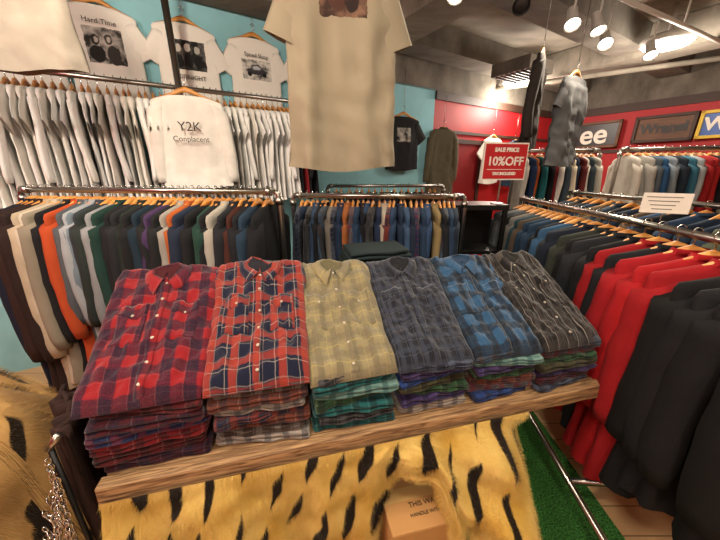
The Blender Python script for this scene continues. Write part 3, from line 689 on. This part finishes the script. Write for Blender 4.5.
# ---------------- ceiling fixtures and added fill lamps
M_bulb=plain('bulb_glow','#fff0d8',.3,0,20); M_whm=plain('white_metal','#c8c4bc',.4)
tr=MB(); tr.tube([(1.3,2.46,2.83),(4.6,4.07,2.83)],.018,M_whm,8); tr.tube([(.3,2.25,2.83),(1.45,2.56,2.83)],.018,M_whm,8)
for x,y in ((1.5,2.56),(2.9,3.24),(4.2,3.88),(.6,2.33)): tr.tube([(x,y,2.83),(x,y,3.15)],.008,M_whm,6)
tr.build('ceiling_track')
mb=MB()
mb.tube([(.9,6.0,2.78),(4.9,3.3,2.78)],.03,M_conc,10); mb.tube([(1.6,2.2,2.95),(5.2,3.6,2.95)],.02,M_whm,8)
mb.build('ceiling_pipes')
def spot(x,y,z,tx,ty,tz,house,on,power=0):
    e=empty('track_or_fill_spotlight',(x,y,z),0)
    dd=Vector((tx,ty,tz))-Vector((x,y,z)); Q=dd.to_track_quat('-Z','Y').to_matrix().to_4x4()
    mb=MB()
    mb.lathe([(.028,.10),(.034,.09),(.036,.02),(.05,-.04),(.055,-.05),(.05,-.05),(.042,-.03)],house,Q,20,(True,False))
    mb.grid([[(.046*math.cos(2*pi*k/20),.046*math.sin(2*pi*k/20),-.035) for k in range(20)],[(.03*math.cos(2*pi*k/20),.03*math.sin(2*pi*k/20),-.045) for k in range(20)]],M_bulb if on else M_dark,Q,cl=True,cap=(False,True))
    mb.tube([Q@Vector((0,0,.05)),(0,0,.1),(0,0,2.82-z)],.008,house,8)
    mb.build('lamp_housing',parent=e)
    if on and power:
        l=bpy.data.lights.new('spot','SPOT'); l.energy=power; l.spot_size=2.2; l.spot_blend=.6; l.shadow_soft_size=.06; l.color=(1,.84,.65)
        o=bpy.data.objects.new('spot_lamp',l); S.collection.objects.link(o); o.matrix_world=Q; o.location=dd.normalized()*.06; o.parent=e
spot(.60,2.32,2.66,.0,1.0,.9,M_whm,True,40)
spot(1.08,2.47,2.66,.6,1.2,1.6,M_black,False)
spot(1.52,2.60,2.62,1.2,1.6,1.0,M_whm,True,44)
spot(1.80,2.74,2.64,1.9,2.0,1.0,M_whm,True,36)
spot(1.95,2.84,2.58,1.5,1.6,1.0,M_whm,True,36)
spot(2.58,3.14,2.60,2.3,2.2,1.0,M_whm,True,48)
def disc(x,y,z,r,p):
    e=empty('round_ceiling_or_fill_light',(x,y,z),0)
    mb=MB(); mb.lathe([(r*.9,.06),(r*1.08,.04),(r*1.1,0),(r,-.01)],M_whm,None,32,(True,False)); mb.lathe([(r,-.01),(r*.9,-.03),(r*.5,-.04)],M_bulb,None,32,(False,True)); 
    mb.tube([(0,0,.05),(0,0,3.15-z)],.02,M_whm,8)
    mb.build('lamp_body',parent=e)
    l=bpy.data.lights.new('p','POINT'); l.energy=p; l.shadow_soft_size=r*.8; l.color=(1,.90,.77); o=bpy.data.objects.new('lamp',l); S.collection.objects.link(o); o.parent=e; o.location=(0,0,-.28)
disc(3.1,3.6,2.82,.2,65); disc(2.3,5.0,2.82,.2,80)
disc(-2.0,.35,2.86,.2,80); disc(-.7,.25,2.86,.2,22); disc(1.2,.3,2.86,.2,28); disc(-.2,-1.3,2.86,.2,62)  # added fill lamps out of view, brightening white tees and front-facing surfaces
mb=MB(); mb.box((0,0,0),(.5,.5,.14),M_conc2)
for i in range(7): mb.box((0,-.2+i*.066,-.075),(.42,.02,.02),M_dark)
mb.build('ceiling_air_vent',smooth=False,bevel=.005,M=T(2.0,4.3,2.78,wa))
for x,y,p,t in ((-.9,.2,38,(-.4,1.0,.95)),(.2,.1,46,(.3,1.0,.95)),(-1.0,1.0,68,(-1.7,2.4,1.9))):  # added unseen spots off the track, aimed at shirt stacks and white tees
    spot(x,y,2.7,*t,M_whm,True,p)
W=bpy.data.worlds.new('World'); S.world=W; W.use_nodes=True
W.node_tree.nodes['Background'].inputs[0].default_value=(1,.92,.82,1); W.node_tree.nodes['Background'].inputs[1].default_value=.2
# ---------------- camera
cd=bpy.data.cameras.new('Camera'); cd.sensor_width=36; cd.lens=15; cd.clip_start=.02
co=bpy.data.objects.new('Camera',cd); S.collection.objects.link(co); co.location=(0,0,1.6); co.rotation_euler=(math.radians(90-18.4),0,0)
S.camera=co
